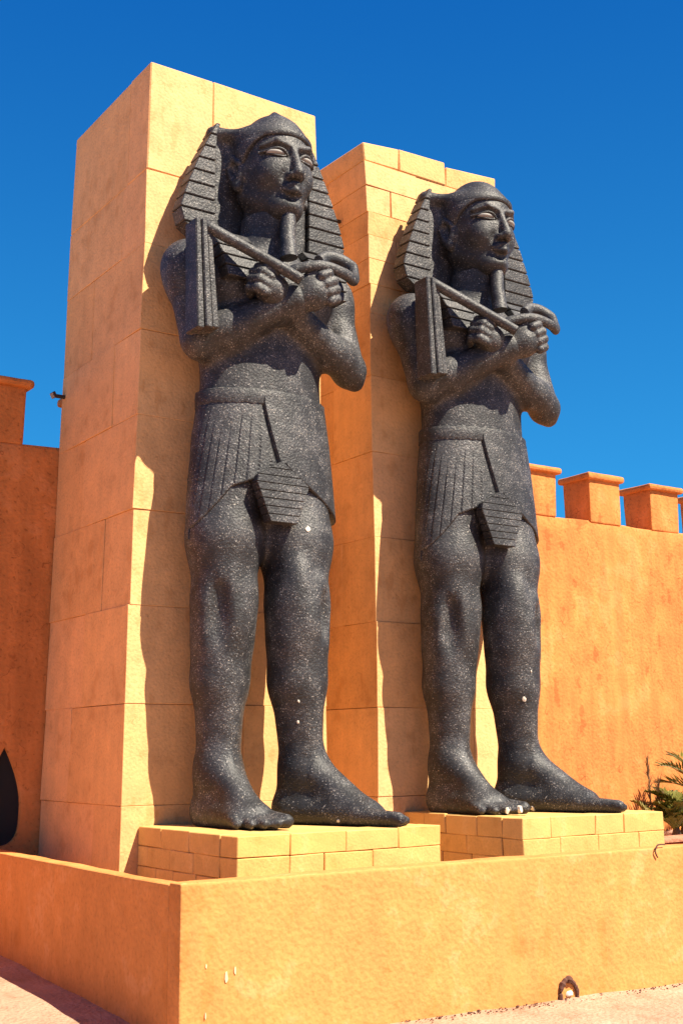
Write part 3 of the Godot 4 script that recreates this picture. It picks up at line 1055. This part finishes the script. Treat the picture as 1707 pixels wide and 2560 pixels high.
func wall_with_slit() -> void:
	var x0 := -9.0
	var x1 := 17.0
	var top := 4.16
	var t := thing("crenellated_wall", "long orange plastered wall with battlements standing behind the two pillars", "wall", Vector3(4, 0, WALL_Z - 0.23))
	var off := t.position
	# front face as a grid with a pointed slit left open
	var mb := MB.new()
	var rx0 := -0.2
	var rx1 := 0.6
	var ry0 := 0.6
	var ry1 := 1.8
	var gx := PackedFloat32Array()
	var k := 0
	while x0 + 0.2 * k <= x1 + 0.01:
		gx.append(x0 + 0.2 * k)
		k += 1
	var gy := PackedFloat32Array()
	k = -3
	while 0.2 * k < top - 0.05:
		gy.append(0.2 * k)
		k += 1
	gy.append(top - 0.03)
	gy.append(top)
	var nyy := gy.size()
	for a in gx.size():
		for b in nyy:
			var p := Vector3(gx[a], gy[b], WALL_Z)
			var still := clampf((maxf(absf(p.x - 0.2) - 0.45, absf(p.y - 1.2) - 0.65)) * 3.0, 0.0, 1.0)
			p.z += (nz.get_noise_3dv(p) * 0.022 + nz2.get_noise_3dv(p) * 0.008) * still
			if b == nyy - 1:
				p.z -= 0.025
				p.y += nz.get_noise_2d(p.x * 2.0, 7.0) * 0.02
			mb.v.append(p - off)
	for a in gx.size() - 1:
		for b in nyy - 1:
			if gx[a] > rx0 - 0.01 and gx[a + 1] < rx1 + 0.01 and gy[b] > ry0 - 0.01 and gy[b + 1] < ry1 + 0.01:
				continue
			var q := a * nyy + b
			mb.quad(q, q + 1, q + nyy + 1, q + nyy)
	# top and back
	for a in gx.size() - 1:
		var p0 := mb.v[a * nyy + nyy - 1]
		var p1 := mb.v[(a + 1) * nyy + nyy - 1]
		var b0 := Vector3(p0.x, p0.y, -0.23)
		var b1 := Vector3(p1.x, p1.y, -0.23)
		mb.quad_p(p0, b0, b1, p1)
	var bk := WALL_Z - 0.46
	mb.quad_p(Vector3(x1, -0.6, bk) - off, Vector3(x1, top, bk) - off, Vector3(x0, top, bk) - off, Vector3(x0, -0.6, bk) - off)
	mb.quad_p(Vector3(x0, -0.6, bk) - off, Vector3(x0, top, bk) - off, Vector3(x0, top, WALL_Z) - off, Vector3(x0, -0.6, WALL_Z) - off)
	mb.quad_p(Vector3(x1, -0.6, WALL_Z) - off, Vector3(x1, top, WALL_Z) - off, Vector3(x1, top, bk) - off, Vector3(x1, -0.6, bk) - off)
	# the slit: outline, the plaster round it, its reveal
	var out := []
	var m := 48
	for j in m:
		var u := float(j) / m
		var g := TAU * u
		var yy := cos(g)
		var half := 0.148 * pow(maxf(1.0 - pow(absf(yy + 0.15) / 1.15, 2.0) if yy < 1.0 else 0.0, 0.0), 0.75)
		var hw := 0.148 * (pow(sin(g * 0.5 if g <= PI else (TAU - g) * 0.5), 1.0) if yy > 0.0 else 0.0)
		# upper half: pointed arch, lower half: rounded foot
		var x := sin(g)
		if yy > 0.0:
			x = signf(x) * 0.148 * (1.0 - pow(yy, 1.7))
		else:
			x = signf(x) * 0.148 * pow(maxf(1.0 - pow(-yy, 4.0), 0.0), 0.5) if absf(x) > 1e-4 else 0.0
		var y := 1.18 + (yy * 0.46 if yy > 0.0 else yy * 0.32)
		out.append(Vector3(0.2 + x, y, WALL_Z))
	var ctr := Vector3(0.2, 1.2, WALL_Z)
	var rim := mb.v.size()
	for j in m:
		var g := TAU * j / m
		var d := Vector3(sin(g), cos(g), 0)
		var s := minf(0.4 / maxf(absf(d.x), 1e-4), 0.6 / maxf(absf(d.y), 1e-4))
		mb.v.append(ctr + d * s - off)
	for j in m:
		mb.v.append(out[j] - off)
	for j in m:
		mb.v.append(out[j] + Vector3(0, 0, -0.05) - off)
	for j in m:
		var j2 := (j + 1) % m
		mb.quad(rim + j, rim + j2, rim + m + j2, rim + m + j)
		mb.quad(rim + m + j, rim + m + j2, rim + 2 * m + j2, rim + 2 * m + j)
	# corners of the opening's frame
	for sx in [-1.0, 1.0]:
		for sy in [-1.0, 1.0]:
			var cpt := ctr + Vector3(0.4 * sx, 0.6 * sy, 0)
			var best := -1
			for j in m:
				var ga := fposmod(atan2(sx * 0.4, sy * 0.6), TAU)
				if float(j) * TAU / m <= ga and float(j + 1) * TAU / m > ga:
					best = j
			var pa := mb.v[rim + best]
			var pb := mb.v[rim + (best + 1) % m]
			var q := mb.v.size()
			mb.v.append(pa); mb.v.append(cpt - off); mb.v.append(pb)
			mb.tri(q, q + 1, q + 2)
	put("wall_face", mb.done(true), M.wall, t)
	var slit := put("slit_darkness_panel", box_block(Vector3(0.02, 0.8, WALL_Z - 0.09) - off, Vector3(0.38, 1.68, WALL_Z - 0.045) - off, 0.004), M.black, t)  # black sheet stands in for the darkness inside the open slit
	slit.set_meta("label", "black panel standing in for the darkness inside the pointed slit window")
	var mer := lump_box(Vector3(0, -0.02, -0.43), Vector3(0.51, 0.52, 0.0), 0.12, 0.010, 0.022)
	var mer2 := lump_box(Vector3(10, -0.02, -0.43), Vector3(10.51, 0.50, 0.0), 0.12, 0.012, 0.03)
	var capm := lump_box(Vector3(-0.045, 0.495, -0.475), Vector3(0.555, 0.570, 0.045), 0.12, 0.010, 0.028)
	var cap2 := lump_box(Vector3(9.950, 0.485, -0.475), Vector3(10.560, 0.550, 0.050), 0.12, 0.014, 0.03)
	for j in range(-15, 10):
		var x := 7.008 + 1.04 * j + 0.02 * sin(j * 3.3)
		if x < x0 or x > x1 - 0.6:
			continue
		var at := Vector3(x, top, WALL_Z + 0.004) - off
		if j % 2 == 0:
			var o := put("merlon", mer, M.wall, t, at)
			put("cap", capm, M.wall_cap, o)
		else:
			var o := put("merlon", mer2, M.wall, t, at - Vector3(10, 0, 0))
			put("cap", cap2, M.wall_cap, o)

# ------------------------------------------------------------------ plants and small things
func palm(label: String, at: Vector3, n: int, len_: float, lean: float, seed_: int, mat: Material, group := "") -> Node3D:
	var rng := RandomNumberGenerator.new()
	rng.seed = seed_
	var t := thing("palm", label, "palm", at, group)
	var tp := PackedVector3Array([Vector3(0, -0.05, 0), Vector3(0.01, 0.08, 0), Vector3(0, 0.16, 0.01)])
	put("trunk", tube(tp, PackedFloat32Array([0.04, 0.05, 0.03]), 10).done(), M.bark, t)
	for k in n:
		var g := TAU * (k + rng.randf_range(-0.3, 0.3)) / n
		var e := rng.randf_range(0.25, 1.0)
		var d := Vector3(cos(g), 0, sin(g))
		var L := len_ * rng.randf_range(0.75, 1.1)
		var p0 := Vector3(0, 0.12, 0)
		var p1 := p0 + d * L * (0.35 - 0.15 * e) + Vector3.UP * L * (0.35 + 0.4 * e)
		var p2 := p0 + d * L * (0.95 - 0.35 * e) + Vector3.UP * L * (0.15 + 0.75 * e - lean)
		var path := PackedVector3Array()
		var rad := PackedFloat32Array()
		for s in 13:
			var u := s / 12.0
			path.append(p0.lerp(p1, u).lerp(p1.lerp(p2, u), u))
			rad.append(lerpf(0.011, 0.003, u))
		var mb := tube(path, rad, 6)
		for s in range(2, 26):
			var u := s / 26.0
			var q := path[int(u * 12.0)].lerp(path[mini(int(u * 12.0) + 1, 12)], fposmod(u * 12.0, 1.0))
			var tg := (path[mini(int(u * 12.0) + 1, 12)] - path[int(u * 12.0)]).normalized()
			var side := tg.cross(Vector3.UP).normalized()
			var nrm := side.cross(tg)
			for sd in [-1.0, 1.0]:
				var l := L * 0.34 * sin(PI * (0.18 + u * 0.75)) * rng.randf_range(0.8, 1.15)
				var tip: Vector3 = q + (tg * 0.75 + side * sd * 0.75 + nrm * rng.randf_range(0.05, 0.35)).normalized() * l
				var midp: Vector3 = q.lerp(tip, 0.4)
				var wv: Vector3 = tg.cross(tip - q).normalized().cross((tip - q).normalized()) * 0.013
				var fold: Vector3 = nrm * 0.006
				var b := mb.v.size()
				mb.v.append(q); mb.v.append(midp + wv + fold); mb.v.append(tip); mb.v.append(midp - wv + fold); mb.v.append(midp - fold)
				mb.tri(b, b + 1, b + 4); mb.tri(b + 1, b + 2, b + 4); mb.tri(b, b + 4, b + 3); mb.tri(b + 4, b + 2, b + 3)
		put("frond", mb.done(false), mat, t)
	return t

func floodlight(label: String, at: Vector3, turn: float, tilt: float, size: float) -> void:
	var t := thing("floodlight", label, "floodlight", at)
	t.rotation = Vector3(0, turn, 0)
	var h := put("housing", box_block(Vector3(-0.5, -0.36, -0.22) * size, Vector3(0.5, 0.36, 0.16) * size, 0.05 * size), M.metal, t, Vector3(0, 0, 0.1 + size * 0.3))
	h.rotation.x = tilt
	put("lens", box_block(Vector3(-0.44, -0.30, 0.16) * size, Vector3(0.44, 0.30, 0.19) * size, 0.01 * size), M.lens, h)
	for s in [-1.0, 1.0]:
		put("bracket", box_block(Vector3(0.51 * s - 0.02, -0.12, -0.06) * size, Vector3(0.51 * s + 0.02, 0.06, 0.10) * size, 0.005 * size), M.metal, h)
	put("arm", tube(PackedVector3Array([Vector3(0, -0.05 * size, -0.01), Vector3(0, -0.05 * size, 0.10 + size * 0.2)]), PackedFloat32Array([0.018, 0.018]), 8, Vector3.UP).done(), M.metal, t)

func ground_y(x: float, z: float) -> float:
	return 0.35 * tanh(-0.052 * z / 0.35) - 0.30 * tanh(0.0235 * x / 0.30)

func rough_stone(rng: RandomNumberGenerator, r: float) -> ArrayMesh:
	var c := PackedVector3Array()
	for k in 8:
		c.append(Vector3(1.0 if k & 1 else -1.0, 0.6 if k & 2 else -0.6, 0.8 if k & 4 else -0.8) * r * rng.randf_range(0.55, 1.0))
	return hex_block(c, r * 0.3)

# ------------------------------------------------------------------ the scene
func _ready() -> void:
	var cam := Camera3D.new()
	cam.name = "camera"
	add_child(cam)
	cam.fov = 45.533
	cam.keep_aspect = Camera3D.KEEP_HEIGHT
	cam.far = 2000.0
	cam.transform = Transform3D(cam_basis.orthonormalized(), CAM)
	cam.current = true
	var env := Environment.new()
	env.background_mode = Environment.BG_SKY
	var sm := ProceduralSkyMaterial.new()
	sm.sky_top_color = Color(0.0, 0.325, 0.685)
	sm.sky_horizon_color = Color(0.28, 0.77, 1.05)
	sm.sky_curve = 0.22
	sm.ground_bottom_color = Color(0.55, 0.40, 0.26)
	sm.ground_horizon_color = Color(0.62, 0.48, 0.34)
	sm.sun_angle_max = 1.0
	var sky := Sky.new()
	sky.sky_material = sm
	env.sky = sky
	env.background_energy_multiplier = 1.0 / EXPOSURE
	env.tonemap_mode = Environment.TONE_MAPPER_LINEAR
	env.tonemap_exposure = EXPOSURE
	env.sdfgi_enabled = true
	env.ssao_enabled = true
	env.ssil_enabled = true
	var we := WorldEnvironment.new()
	we.name = "environment"
	we.environment = env
	add_child(we)
	var sun := DirectionalLight3D.new()
	sun.name = "sun"
	add_child(sun)
	sun.look_at_from_position(Vector3(0.46, 1.38, 1.0) * 20.0, Vector3.ZERO)
	sun.light_energy = 1.6
	sun.light_color = Color(1.0, 0.955, 0.87)
	sun.light_angular_distance = 0.5
	sun.shadow_enabled = true

	nz.seed = 5
	nz.frequency = 0.55
	nz.fractal_octaves = 3
	nz2.seed = 9
	nz2.frequency = 2.6
	nz2.fractal_octaves = 2
	prepare_noise()
	materials()

	# --- the setting
	ground()
	wall_with_slit()
	var ys := [0.50, 1.21, 1.93, 2.65, 3.37, 4.10, 4.78, 5.49, 6.11, 7.05]
	pillar("pillar", "tall plaster pillar of large faced blocks beside the slit window in the wall",
		[[7.05, 0.614], [0.77, 0.500], [0.5, 0.496]], [[7.05, 2.193], [0.5, 2.29]], -3.46, ys,
		[[1.1], [1.5], [1.15], [1.62], [1.1], [1.55], [1.2], [1.6], [1.18]],
		[[-2.4], [-2.9], [-2.7], [-2.42], [-2.9], [-2.38], [-2.86], [-2.34], [-2.28]], 0.008, 3)
	var ys2 := [0.50, 1.21, 1.93, 2.64, 3.36, 4.10, 4.78, 5.35, 5.62, 5.86, 6.08, 6.30, 6.55, 6.78, 7.01]
	pillar("pillar", "tall plaster pillar with small scored blocks and a crumbled top edge",
		[[7.01, 2.695], [6.56, 2.727], [6.0, 2.750], [3.1, 2.768], [0.5, 2.772]], [[7.01, 4.274], [0.5, 4.33]], -3.46, ys2,
		[[3.3], [3.8], [3.25], [3.7], [3.3], [3.75], [3.4], [3.1, 3.7], [3.35, 3.9], [3.05, 3.6], [3.25, 3.8], [3.0, 3.5, 3.9], [3.3, 3.85], [3.1, 3.65]],
		[[-2.5], [-2.9], [-2.7], [-2.4], [-2.9], [-2.5], [-2.8], [-2.4, -2.9], [-2.7], [-2.3, -3.0], [-2.6], [-2.3, -2.8], [-2.5], [-2.7]], 0.055, 8)
	planter()
	plinth("yellow block plinth under the statue beside the planter wall corner", 0.643, 2.257, FRONT + 0.002, -0.5, 1.07, 21)
	plinth("yellow block plinth under the statue next to the palms", 3.024, 4.547, FRONT + 0.002, -0.5, 1.085, 34)

	# --- the statues
	var shared := {}
	var rng := RandomNumberGenerator.new()
	rng.seed = 4
	var s1 := thing("statue", "dark speckled pharaoh statue with peaked headdress and white chip on its thigh", "statue", SO, "pharaoh statues with crook and flail")
	s1.scale = Vector3.ONE * 1.005
	statue_parts(s1, 0.10, shared)
	var so2 := SO + Vector3(2.150, 0.015, 0.0)
	var s2 := thing("statue", "dark speckled pharaoh statue with rounded headdress and white chip on its shin", "statue", so2, "pharaoh statues with crook and flail")
	s2.scale = Vector3.ONE * 1.005
	statue_parts(s2, 0.0, shared)
	for c in [[707, 1218, 0.028], [685, 1612, 0.012], [684, 1660, 0.014], [776, 1885, 0.016]]:
		chip(s1, c[0], c[1], SO, c[2], rng)
	for c in [[1203, 1607, 0.024], [1218, 1543, 0.010], [1165, 1862, 0.024], [1195, 1858, 0.028], [1222, 1858, 0.024], [1145, 1868, 0.016]]:
		chip(s2, c[0], c[1], so2, c[2], rng)

	# --- small things
	palm("leafy young palm whose frond reaches out over the low red kerb", Vector3(7.78, 0.66, -2.55), 15, 0.95, 0.05, 3, M.leaf, "palms by the kerb")
	palm("low bushy palm growing against the low red kerb by the plinth", Vector3(7.08, 0.62, -2.45), 34, 0.50, 0.0, 5, M.leaf, "palms by the kerb")
	palm("small yellowed palm tuft just behind the plinth's far corner", Vector3(6.72, 0.66, -2.55), 11, 0.30, 0.05, 8, M.leaf_dry, "palms by the kerb")
	palm("small green palm tucked between the plinth and the kerb's pale top", Vector3(6.78, 0.62, -2.30), 24, 0.34, 0.0, 15, M.leaf, "palms by the kerb")
	dry_stalk()
	floodlight("small black floodlight on the side of the pillar with scored blocks", Vector3(2.725, 6.36, -2.34), -PI / 2, 0.3, 0.13)
	floodlight("tiny dark floodlight at the wall-side edge of the large block pillar", Vector3(0.585, 4.60, -3.40), -PI / 2, 0.5, 0.07)
	small_bits()

func materials() -> void:
	var ochre := Vector3(0.78, 0.455, 0.20)
	var p := plaster(ochre, Vector3(0.78, 0.45, 0.19), Vector3(0.50, 0.22, 0.06), 3.1, {"big": 0.08, "streak": 0.07, "wear": 0.5, "dirt": 0.32, "crack": 0.5, "relief": 0.45})
	M.pillar = [p, toned(p, Color(0.985, 0.98, 0.97)), toned(p, Color(1.0, 0.99, 1.0)), toned(p, Color(0.97, 0.955, 0.93))]
	M.mortar = toned(p, Color(0.80, 0.70, 0.62))
	var y := plaster(Vector3(0.70, 0.425, 0.145), Vector3(0.72, 0.47, 0.21), Vector3(0.48, 0.26, 0.06), 2.3, {"shift": 90000, "big": 0.06, "streak": 0.03, "wear": 0.4, "dirt": 0.25, "relief": 0.35})
	M.plinth = [y, toned(y, Color(0.985, 0.98, 0.96)), toned(y, Color(1.0, 0.985, 0.94))]
	M.mortar_yellow = toned(y, Color(0.78, 0.66, 0.55))
	M.planter = plaster(Vector3(0.63, 0.270, 0.080), Vector3(0.65, 0.32, 0.135), Vector3(0.45, 0.16, 0.028), 4.3, {"shift": 33000, "big": 0.08, "streak": 0.07, "wear": 0.45, "dirt": 0.35, "crack": 0.35, "relief": 0.5})
	M.wall = plaster(Vector3(0.59, 0.215, 0.058), Vector3(0.63, 0.27, 0.10), Vector3(0.30, 0.09, 0.022), 4.7, {"shift": 51000, "big": 0.10, "streak": 0.20, "wear": 0.35, "dirt": 0.65, "crack": 0.9, "relief": 0.5})
	M.wall_cap = toned(M.wall, Color(1.0, 1.0, 1.0))
	M.ground = plaster(Vector3(0.44, 0.268, 0.178), Vector3(0.46, 0.31, 0.225), Vector3(0.31, 0.18, 0.105), 3.7, {"shift": 71000, "big": 0.12, "streak": 0.0, "wear": 0.5, "dirt": 0.5, "relief": 1.2})
	M.granite = granite()
	M.eye = plain(lin(0.27, 0.255, 0.23), 0.6)
	M.chip = plain(lin(0.66, 0.60, 0.50), 0.9)
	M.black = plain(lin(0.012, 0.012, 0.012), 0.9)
	M.metal = plain(lin(0.02, 0.02, 0.02), 0.45)
	M.lens = plain(lin(0.35, 0.32, 0.28), 0.15)
	M.bark = plain(lin(0.10, 0.065, 0.035), 0.95)
	M.leaf = plain(lin(0.150, 0.140, 0.018), 0.55)
	M.leaf.backlight = Color(0.30, 0.28, 0.05)
	M.leaf_dry = plain(lin(0.20, 0.145, 0.02), 0.7)
	M.straw = plain(lin(0.17, 0.085, 0.03), 0.9)
	M.kerb = toned(M.wall, Color(0.70, 0.48, 0.62))
	M.kerb_top = toned(M.ground, Color(1.0, 0.88, 0.84))  # paler than the face: sunlight on the top put into its colour
	M.litter = plain(lin(0.10, 0.04, 0.025), 0.95)
	M.white = plain(lin(0.66, 0.52, 0.30), 0.85)

func ground() -> void:
	var mb := MB.new()
	var ax := PackedFloat32Array()
	for k in range(-46, 47):
		var u := k / 46.0
		ax.append(signf(u) * (absf(u) * 9.0 + pow(absf(u), 7.0) * 600.0))
	for a in ax.size():
		for b in ax.size():
			var x := ax[a]
			var z := ax[b]
			var near := clampf(1.0 - Vector2(x, z).length() / 30.0, 0.0, 1.0)
			mb.v.append(Vector3(x, ground_y(x, z) + (nz.get_noise_2d(x * 1.5, z * 1.5) * 0.02 + nz2.get_noise_2d(x * 2.0, z * 2.0) * 0.008) * near, z))
	var m := ax.size()
	for a in m - 1:
		for b in m - 1:
			var q := a * m + b
			mb.quad(q, q + m, q + m + 1, q + 1)
	mb.flip()
	mb.flip()
	var g := put("ground", mb.done(true), M.ground, self)
	g.set_meta("kind", "structure")
	# earth filling the planter
	var sb := MB.new()
	for a in 61:
		for b in 25:
			var x := lerpf(0.08, 8.95, a / 60.0)
			var z := lerpf(-0.1, WALL_Z + 0.0, b / 24.0)
			sb.v.append(Vector3(x, 0.63 + nz2.get_noise_2d(x * 2.0, z * 2.0) * 0.03, z))
	for a in 60:
		for b in 24:
			var q := a * 25 + b
			sb.quad(q, q + 1, q + 26, q + 25)
	var s := put("soil", sb.done(true), M.ground, self)
	s.set_meta("kind", "structure")

func planter() -> void:
	var t := thing("planter_wall", "low orange plastered wall enclosing the bed under both statues", "low wall", Vector3(0, 0, 0))
	put("front_wall", lump_box(Vector3(-0.0, -0.5, -0.15), Vector3(9.1, 0.868, 0.0), 0.07, 0.009, 0.018), M.planter, t)
	put("side_wall", lump_box(Vector3(0.003, -0.5, -3.47), Vector3(0.125, 0.855, -0.149), 0.07, 0.009, 0.018), M.planter, t)
	put("side_wall", lump_box(Vector3(8.97, -0.5, -3.47), Vector3(9.097, 0.855, -0.149), 0.11, 0.007, 0.012), M.planter, t)
	var k := thing("kerb", "low brick red kerb with its sunlit top painted pale pink in front of the palms", "kerb", Vector3(6.9, 0.6, -1.75))
	put("kerb_face", lump_box(Vector3(-2.0, -0.1, -0.10), Vector3(2.0, 0.105, 0.10), 0.15, 0.006, 0.01), M.kerb, k)
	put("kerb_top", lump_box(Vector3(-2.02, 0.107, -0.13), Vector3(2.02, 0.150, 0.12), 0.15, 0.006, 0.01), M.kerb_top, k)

func dry_stalk() -> void:
	var t := thing("dry_stalk", "dry brown feathery stalk standing beside the yellowed palm tuft", "stalk", Vector3(6.80, 0.64, -2.62))
	var rng := RandomNumberGenerator.new()
	rng.seed = 12
	for s in 3:
		var top := [Vector3(-0.03, 0.80, 0.0), Vector3(0.10, 0.58, 0.03), Vector3(0.17, 0.42, 0.0)][s] as Vector3
		var path := smooth_path([Vector3(0.02 * s, 0, 0), top * 0.5 + Vector3(0.01, 0, 0), top], 6)
		var mb := tube(path, even(path.size(), 0.006), 6)
		for k in 46:
			var q := path[0].lerp(top, rng.randf_range(0.30, 1.0))
			var tip := q + Vector3(rng.randf_range(-0.05, 0.05), rng.randf_range(0.06, 0.14), rng.randf_range(-0.05, 0.05))
			var b := mb.v.size()
			var w := Vector3(0.006, 0, 0.004)
			mb.v.append(q - w); mb.v.append(q + w); mb.v.append(tip)
			mb.tri(b, b + 1, b + 2)
		put("stem", mb.done(false), M.straw, t)

func small_bits() -> void:
	var rng := RandomNumberGenerator.new()
	rng.seed = 99
	# crumbs of dry leaves and plaster along the foot of the low wall
	var mb := MB.new()
	for k in 700:
		var x := rng.randf_range(0.9, 5.2)
		var along := nz2.get_noise_1d(x * 1.7) * 0.5 + 0.5
		if rng.randf() > along * 1.1:
			continue
		var z := 0.012 + absf(rng.randfn(0.0, 0.05))
		var r := rng.randf_range(0.003, 0.008) * (1.8 if rng.randf() < 0.06 else 1.0)
		var c := Vector3(x, ground_y(x, z) + r * 0.4, z)
		var st := rough_stone(rng, r)
		var arr := st.surface_get_arrays(0)
		var vv: PackedVector3Array = arr[Mesh.ARRAY_VERTEX]
		var base := mb.v.size()
		for p in vv:
			mb.v.append(p + c)
		for q in range(0, vv.size(), 3):
			mb.tri(base + q, base + q + 1, base + q + 2)
	var crumbs := put("leaf_litter", mb.done(false), M.litter, self)
	tag(crumbs, "dry brown crumbs and litter along the foot of the low wall", "litter")
	crumbs.set_meta("kind", "stuff")
	# broken drain outlet
	var d := thing("drain_outlet", "dark broken drain arch around a white lump at the low wall's foot", "drain", Vector3(2.92, ground_y(2.92, 0.0), 0.01))
	var arch := smooth_path([Vector3(-0.075, -0.01, 0.0), Vector3(-0.07, 0.07, 0.0), Vector3(-0.02, 0.125, 0.0), Vector3(0.04, 0.10, 0.0), Vector3(0.075, 0.05, 0.0), Vector3(0.08, 0.0, 0.0)], 5)
	var ar := PackedFloat32Array()
	for k in arch.size():
		ar.append(rng.randf_range(0.010, 0.024) * (1.3 if k > 6 and k < 16 else 0.75))
	put("arch", tube(arch, ar, 7).done(false), M.litter, d)
	put("lump", rough_stone(rng, 0.038), M.chip, d, Vector3(0.01, 0.03, -0.02))
	# twig lying on the wall's edge
	var tw := smooth_path([Vector3(0.06, 0.012, 0.05), Vector3(-0.02, 0.012, 0.055), Vector3(-0.055, -0.03, 0.058), Vector3(-0.03, -0.075, 0.055)], 5)
	var twig := put("twig", tube(tw, even(tw.size(), 0.006), 6).done(), M.litter, self, Vector3(3.90, 0.872, -0.045))
	tag(twig, "thin curled twig hanging over the top edge of the low wall", "twig")
	# splashes of white paint on the low wall
	var p := thing("paint_splash", "few short white paint drips on the low wall near its corner", "paint", Vector3(0.30, 0.36, 0.0))
	for k in [[-0.012, -0.01, 0.010, 0.07], [0.045, 0.02, 0.006, 0.05], [-0.14, 0.06, 0.005, 0.025], [-0.14, -0.20, 0.005, 0.035]]:
		var dm := MB.new()
		var n := 10
		for a in n:
			var g := TAU * a / n
			dm.v.append(Vector3(k[0] + sin(g) * k[2] * rng.randf_range(0.7, 1.2), k[1] + cos(g) * k[3] * 0.5 * rng.randf_range(0.8, 1.1), 0.010))
		for a in n:
			dm.v.append(Vector3(dm.v[a].x, dm.v[a].y, -0.006))
		for a in range(1, n - 1):
			dm.tri(0, a, a + 1)
		for a in n:
			var a2 := (a + 1) % n
			dm.quad(a, n + a, n + a2, a2)
		put("drip", dm.done(false), M.white, p)
